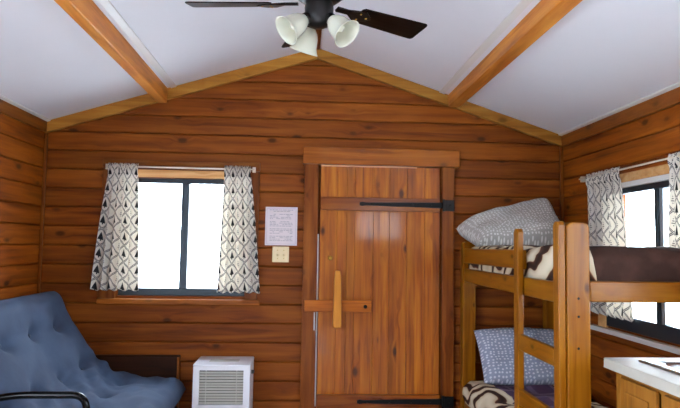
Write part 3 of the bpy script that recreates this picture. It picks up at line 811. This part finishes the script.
def pillow(name, corners, th, mat, label, seed, pf=.05):
    """corners LL, LR, UR, UL (3D); puffs along the normal towards the room"""
    LL, LR, UR, UL = [Vector(c) for c in corners]
    cen = (LL+LR+UR+UL)/4
    nrm = (LR-LL).cross(UL-LL).normalized()
    rr = random.Random(seed); g = [rr.uniform(0, 6) for _ in range(6)]
    n = 40; front, back, uv = [], [], []
    for j in range(n+1):
        for i in range(n+1):
            u, v = i/n, j/n
            U, V = 2*u-1, 2*v-1
            # edges pull in between pointed corners
            pu = U*(1-.03*(1-V*V)*abs(U)**2); pv = V*(1+pf*(1-U*U)*abs(V)**2)
            a, b = (pu+1)/2, (pv+1)/2
            p = (LL*(1-a)+LR*a)*(1-b)+(UL*(1-a)+UR*a)*b
            k = ((1-U**6)*(1-V**6))**.5
            wr = .006*(math.sin(9*u+5*v+g[0])+math.sin(13*v-7*u+g[1])+.6*math.sin(23*u+g[2]))*k
            front.append(p+nrm*(th*.5*k+wr)-cen); back.append(p-nrm*(th*.5*k)-cen)
            uv.append((u*.68, v*.45))
    m = n+1; K = len(front)
    fs = [(j*m+i, j*m+i+1, (j+1)*m+i+1, (j+1)*m+i) for j in range(n) for i in range(n)]
    fs += [(K+a, K+d, K+c, K+b) for a, b, c, d in fs]
    mb = MB(); mb.add(front+back, fs, True)
    o = mb.build(name, mat, uvs=uv+uv, weld=True); o.location = cen
    return tag(o, label, 'pillow', 'pillows on the bunks')
pillow('pillow', [(1.24, 4.12, 1.455), (1.90, 4.13, 1.455), (1.82, 4.35, 1.775), (1.12, 4.32, 1.555)], .20, M_PILL1, 'grey patterned pillow leaning on the upper bunk', 1)
pillow('pillow', [(1.26, 4.08, .50), (1.91, 4.10, .50), (1.90, 4.35, .82), (1.26, 4.34, .82)], .15, M_PILL2, 'blue-grey dotted pillow leaning on the lower bunk', 2)

# ------------------------------------------------------------------ kitchen counter
CX0, CY1, CY0, CZ = 1.322, 2.575, .55, .952
ct = thing('base_cabinet', 'oak base cabinet under the white counter', 'cabinet', (1.68, 1.56, 0))
CO = Vector((1.68, 1.56, 0))
def cp(name, x0, x1, y0, y1, z0, z1, mat, bevel=.002, parent=None):
    return MB().box(x0-CO.x, x1-CO.x, y0-CO.y, y1-CO.y, z0, z1).build(name, mat, parent or ct, bevel=bevel)
mb = MB()
mb.box(1.39-CO.x, 1.97-CO.x, CY1-.035-CO.y, CY1-.017-CO.y, 0, CZ-.043)
mb.box(1.39-CO.x, 1.97-CO.x, CY0+.02-CO.y, CY0+.04-CO.y, 0, CZ-.043)
mb.box(1.96-CO.x, 1.975-CO.x, CY0+.04-CO.y, CY1-.035-CO.y, 0, CZ-.043)
mb.box(1.39-CO.x, 1.96-CO.x, CY0+.04-CO.y, CY1-.035-CO.y, .10, .12)
mb.box(1.45-CO.x, 1.465-CO.x, CY0+.04-CO.y, CY1-.035-CO.y, 0, .10)
mb.build('body', W_CAB, ct)
mb = MB()
ys = [CY1-.017, CY1-.085, 2.235, 2.205, 1.87, 1.82, 1.49, 1.44, 1.06, 1.02, CY0+.06, CY0+.02]
for a, b in ((CY1-.017, CY1-.085), (2.232, 2.196), (1.86, 1.82), (1.48, 1.44), (1.06, 1.02), (CY0+.06, CY0+.02)):
    mb.box(1.370-CO.x, 1.390-CO.x, a-CO.y, b-CO.y, .10, CZ-.043)
mb.box(1.371-CO.x, 1.390-CO.x, CY0+.02-CO.y, CY1-.017-CO.y, CZ-.075, CZ-.043); mb.box(1.371-CO.x, 1.390-CO.x, CY0+.02-CO.y, CY1-.017-CO.y, .10, .14)
mb.build('face_frame', W_CAB, ct)
for a, b in ((CY1-.079, 2.238), (2.190, 1.866), (1.814, 1.486), (1.434, 1.066), (1.014, CY0+.066)):
    d = MB(); y0, y1 = b-CO.y, a-CO.y; z0, z1 = .125, CZ-.068
    d.box(1.352-CO.x, 1.3695-CO.x, y0, y1, z0, z1)
    o = d.build('cabinet_door', W_CAB, ct, bevel=.004)
    MB().box(1.346-CO.x, 1.3515-CO.x, y0+.045, y1-.045, z0+.05, z1-.05).build('raised_panel', W_CAB, o, bevel=.004)
    MB().lathe([(0, .024), (.013, .022), (.015, .016), (.006, .010), (.006, 0)], Matrix.Translation((1.352-CO.x, y0+.03, z1-.16)) @ Matrix.Rotation(-PI/2, 4, 'Y'), 16).build('knob', M_BRASS, o)
# countertop with a cut-out for the sink
SX0, SX1, SY0, SY1 = 1.455, 1.865, 1.80, 2.475
kt = MB(); z0, z1 = -.042, 0
oz = Vector((1.665, 1.56, CZ))
def quadring(mb, outer, inner, za, zb):
    o = [(outer[0], outer[2]), (outer[1], outer[2]), (outer[1], outer[3]), (outer[0], outer[3])]
    q = [(inner[0], inner[2]), (inner[1], inner[2]), (inner[1], inner[3]), (inner[0], inner[3])]
    vs = [(*p, zb) for p in o]+[(*p, zb) for p in q]+[(*p, za) for p in o]+[(*p, za) for p in q]
    fs = []
    for k in range(4):
        l = (k+1) % 4
        fs += [(k, l, 4+l, 4+k), (8+k, 12+k, 12+l, 8+l), (k, 8+k, 8+l, l), (4+k, 4+l, 12+l, 12+k)]
    mb.add(vs, fs)
quadring(kt, (CX0-oz.x, 1.985-oz.x, CY0-oz.y, CY1-oz.y), (SX0+.005-oz.x, SX1-.005-oz.x, SY0+.005-oz.y, SY1-.005-oz.y), z0, z1)
ko = kt.build('countertop', M_COUNTER, bevel=.005); ko.location = oz
tag(ko, 'white laminate countertop in the lower right corner, by the bunk', 'countertop')
# sink
sk = thing('kitchen_sink', 'stainless steel drop-in sink set in the white countertop', 'sink', ((SX0+SX1)/2, (SY0+SY1)/2, CZ))
sx, sy = (SX1-SX0)/2, (SY1-SY0)/2
def loop(hx0, hx1, hy0, hy1, r, z, n=6): return [(x, y, z) for x, y in rrect(hx0, hx1, hy0, hy1, r, n)]
loops = [loop(-sx-.028, sx+.028, -sy-.028, sy+.028, .03, .0005), loop(-sx-.026, sx+.026, -sy-.026, sy+.026, .03, .005),
         loop(-sx+.022, sx-.03, -sy+.012, sy-.055, .06, .004), loop(-sx+.026, sx-.034, -sy+.016, sy-.059, .06, -.006),
         loop(-sx+.034, sx-.042, -sy+.024, sy-.067, .06, -.14), loop(-sx+.06, sx-.07, -sy+.05, sy-.09, .05, -.16)]
mb = MB(); n = len(loops[0]); vs = [p for l in loops for p in l]
fs = [(a*n+k, a*n+(k+1) % n, (a+1)*n+(k+1) % n, (a+1)*n+k) for a in range(len(loops)-1) for k in range(n)]
fs.append(tuple((len(loops)-1)*n+k for k in range(n)))
mb.add(vs, fs, True); mb.build('basin', M_STEEL, sk, solid=.0012)
MB().lathe([(0, -.1585), (.03, -.1585), (.042, -.157), (.044, -.159)], None, 24).build('drain', M_STEEL, sk)

# ------------------------------------------------------------------ ceiling fan
FX, FYc, FZ = .055, 2.50, 2.50
fan = thing('ceiling_fan', 'dark five-blade ceiling fan with three frosted glass shades', 'ceiling fan', (FX, FYc, RZ-.014))
fz = lambda z: z-.03-(RZ-.014)
MB().lathe([(0, 0), (.065, 0), (.068, -.02), (.055, -.055), (.02, -.075), (.0, -.075)], None, 32).build('ceiling_canopy', M_FAN, fan)
MB().tube([(0, 0, -.07), (0, 0, fz(2.63))], .012, 14).build('downrod', M_FAN, fan)
MB().lathe([(0, fz(2.65)), (.03, fz(2.645)), (.075, fz(2.62)), (.105, fz(2.585)), (.110, fz(2.545)), (.098, fz(2.505)), (.072, fz(2.485)), (.060, fz(2.482)), (0, fz(2.482))], None, 40).build('motor_housing', M_FAN, fan)
MB().lathe([(0, fz(2.484)), (.058, fz(2.483)), (.062, fz(2.46)), (.060, fz(2.415)), (.048, fz(2.385)), (.02, fz(2.372)), (0, fz(2.370))], None, 32).build('switch_housing', M_FAN, fan)
# blades: hub to tip 0.6 m, pitched
BZ = fz(2.475)
for k, az in enumerate((30, 102, 174, 246, 318)):
    M = Matrix.Translation((0, 0, BZ)) @ Matrix.Rotation(math.radians(az), 4, 'Z') @ Matrix.Rotation(math.radians(-14), 4, 'X')
    poly = []
    x0, x1, w0, w1, rc = .20, .565, .052, .066, .016
    poly = [(x0, -w0+.012), (x0+.012, -w0)]
    for cx, cy, a in ((x1-rc, -w1+rc, -PI/2), (x1-rc, w1-rc, 0)):
        for t in range(5): poly.append((cx+rc*math.cos(a+t*PI/8), cy+rc*math.sin(a+t*PI/8)))
    poly += [(x0+.012, w0), (x0, w0-.012)]
    mb = MB(); n = len(poly)
    mb.add([(x, y, -.003) for x, y in poly]+[(x, y, .003) for x, y in poly],
           [tuple(range(n)), tuple(range(2*n-1, n-1, -1))]+[(i, i+n, (i+1) % n+n, (i+1) % n) for i in range(n)])
    bo = mb.build('blade', M_BLADE, fan, bevel=.0015); bo.matrix_local = M
    br = MB()
    pl = [(.09, -.014), (.15, -.012), (.185, -.034), (.225, -.040), (.262, -.012), (.27, 0), (.262, .012), (.225, .040), (.185, .034), (.15, .012), (.09, .014)]
    m = len(pl)
    br.add([(x, y, -.0085+(.0 if x > .17 else .004)) for x, y in pl]+[(x, y, -.0035+(.0 if x > .17 else .010)) for x, y in pl],
           [tuple(range(m)), tuple(range(2*m-1, m-1, -1))]+[(i, i+m, (i+1) % m+m, (i+1) % m) for i in range(m)])
    br.build('blade_bracket', M_FAN, bo, bevel=.001)
    for sxp, syp in ((.205, -.02), (.205, .02), (.245, 0)):
        MB().lathe([(0, -.012), (.004, -.011), (.005, -.0085)], Matrix.Translation((sxp, syp, 0)), 8).build('screw', M_BRASS, bo)
# glass shades: (azimuth, tilt from straight down)
for az, tilt in ((205, 52), (128, 26), (325, 46)):
    a = math.radians(az); dr_ = Vector((math.cos(a), math.sin(a), 0))
    tl = math.radians(tilt); ax = (dr_*math.sin(tl)+Vector((0, 0, -1))*math.cos(tl)).normalized()
    root = Vector((0, 0, fz(2.415)))+dr_*.034
    neck = root+dr_*.010+ax*.010
    q = ax.to_track_quat('Z', 'Y').to_matrix().to_4x4()
    arm = MB().tube([root-dr_*.02, root+dr_*.006, neck], .011, 10)
    arm.lathe([(0, -.008), (.020, -.006), (.024, .0), (.025, .028), (.022, .032)], Matrix.Translation(neck) @ q, 20)
    arm = arm.build('shade_holder', M_FAN, fan)
    pr = [(.022, .018), (.026, .026), (.036, .040), (.044, .060), (.047, .080), (.050, .100), (.058, .118), (.064, .126)]
    MB().lathe(pr, Matrix.Translation(neck) @ q, 36).build('glass_shade', M_SHADE, fan, solid=.003)
    MB().lathe([(0, .095), (.012, .092), (.021, .078), (.022, .066), (.014, .045), (.011, .03), (.011, .012)], Matrix.Translation(neck) @ q, 18).build('bulb', M_SHADE, arm)

# ------------------------------------------------------------------ outside
g = MB(); g.box(-60, 60, -60, 60, -.5, -.4)
struct(g.build('ground', M_GRASS))

# ------------------------------------------------------------------ light
w = bpy.data.worlds.new('World'); bpy.context.scene.world = w; w.use_nodes = True
nt = w.node_tree; n = N(nt); bg = nt.nodes['Background']
tc = n.node('ShaderNodeTexCoord'); sp = n.node('ShaderNodeSeparateXYZ'); nt.links.new(tc.outputs['Generated'], sp.inputs[0])
col = n.ramp(n.math('ADD', n.math('MULTIPLY', sp.outputs[2], .5), .5), [(.47, (.74, .83, .96, 1)), (.53, (.84, .91, 1.04, 1)), (1, (.74, .86, 1.06, 1))])
nt.links.new(col, bg.inputs[0]); bg.inputs[1].default_value = 24.0
sl_ = bpy.data.lights.new('sun', 'SUN'); sl_.energy = 55; sl_.angle = math.radians(2); sl_.color = (.95, .95, 1)
so = bpy.data.objects.new('sun', sl_); C.objects.link(so); so.rotation_euler = (0, math.radians(-50), math.radians(-8))
def portal(loc, rot, sx_, sy_):
    l = bpy.data.lights.new('daylight_portal', 'AREA'); l.shape = 'RECTANGLE'; l.size = sx_; l.size_y = sy_; l.cycles.is_portal = True
    o = bpy.data.objects.new('daylight_portal', l); C.objects.link(o); o.location = loc; o.rotation_euler = rot
def op(wd): return ((wd[0]+wd[1])/2, (wd[2]+wd[3])/2, wd[1]-wd[0], wd[3]-wd[2])
c = op(W1); portal((c[0], D+.13, c[1]), (-PI/2, 0, 0), c[2], c[3])
c = op(W3); portal((c[0], YR-.13, c[1]), (PI/2, 0, 0), c[2], c[3])
c = op(W2); portal((XR+.13, c[0], c[1]), (0, PI/2, 0), c[3], c[2])
c = op(W5); portal((XR+.13, c[0], c[1]), (0, PI/2, 0), c[3], c[2])
c = op(W4); portal((XL-.13, c[0], c[1]), (0, -PI/2, 0), c[3], c[2])

# ------------------------------------------------------------------ camera
cd = bpy.data.cameras.new('camera'); cam = bpy.data.objects.new('camera', cd); C.objects.link(cam)
cd.sensor_width = 36; cd.lens = 600/680*36; cd.clip_start = .05
Rr = Vector((0.99782369, -0.0639665, 0.01600512)); Rd = Vector((0.02032559, 0.06747311, -0.99751404)); Rf = Vector((0.06272757, 0.99566845, 0.06862642))
M = Matrix((Rr, -Rd, -Rf)).transposed().to_4x4(); M.translation = Vector((0, 0, H)); cam.matrix_world = M
sc = bpy.context.scene; sc.camera = cam
sc.view_settings.view_transform = 'Standard'; sc.view_settings.look = 'None'; sc.view_settings.gamma = 1; sc.view_settings.use_curve_mapping = False
sc.view_settings.exposure = 0.0
sc.cycles.use_denoising = True; sc.cycles.max_bounces = 10; sc.cycles.diffuse_bounces = 6; sc.cycles.glossy_bounces = 4
sc.cycles.transparent_max_bounces = 8; sc.cycles.caustics_reflective = False; sc.cycles.caustics_refractive = False
sc.cycles.sample_clamp_indirect = 6
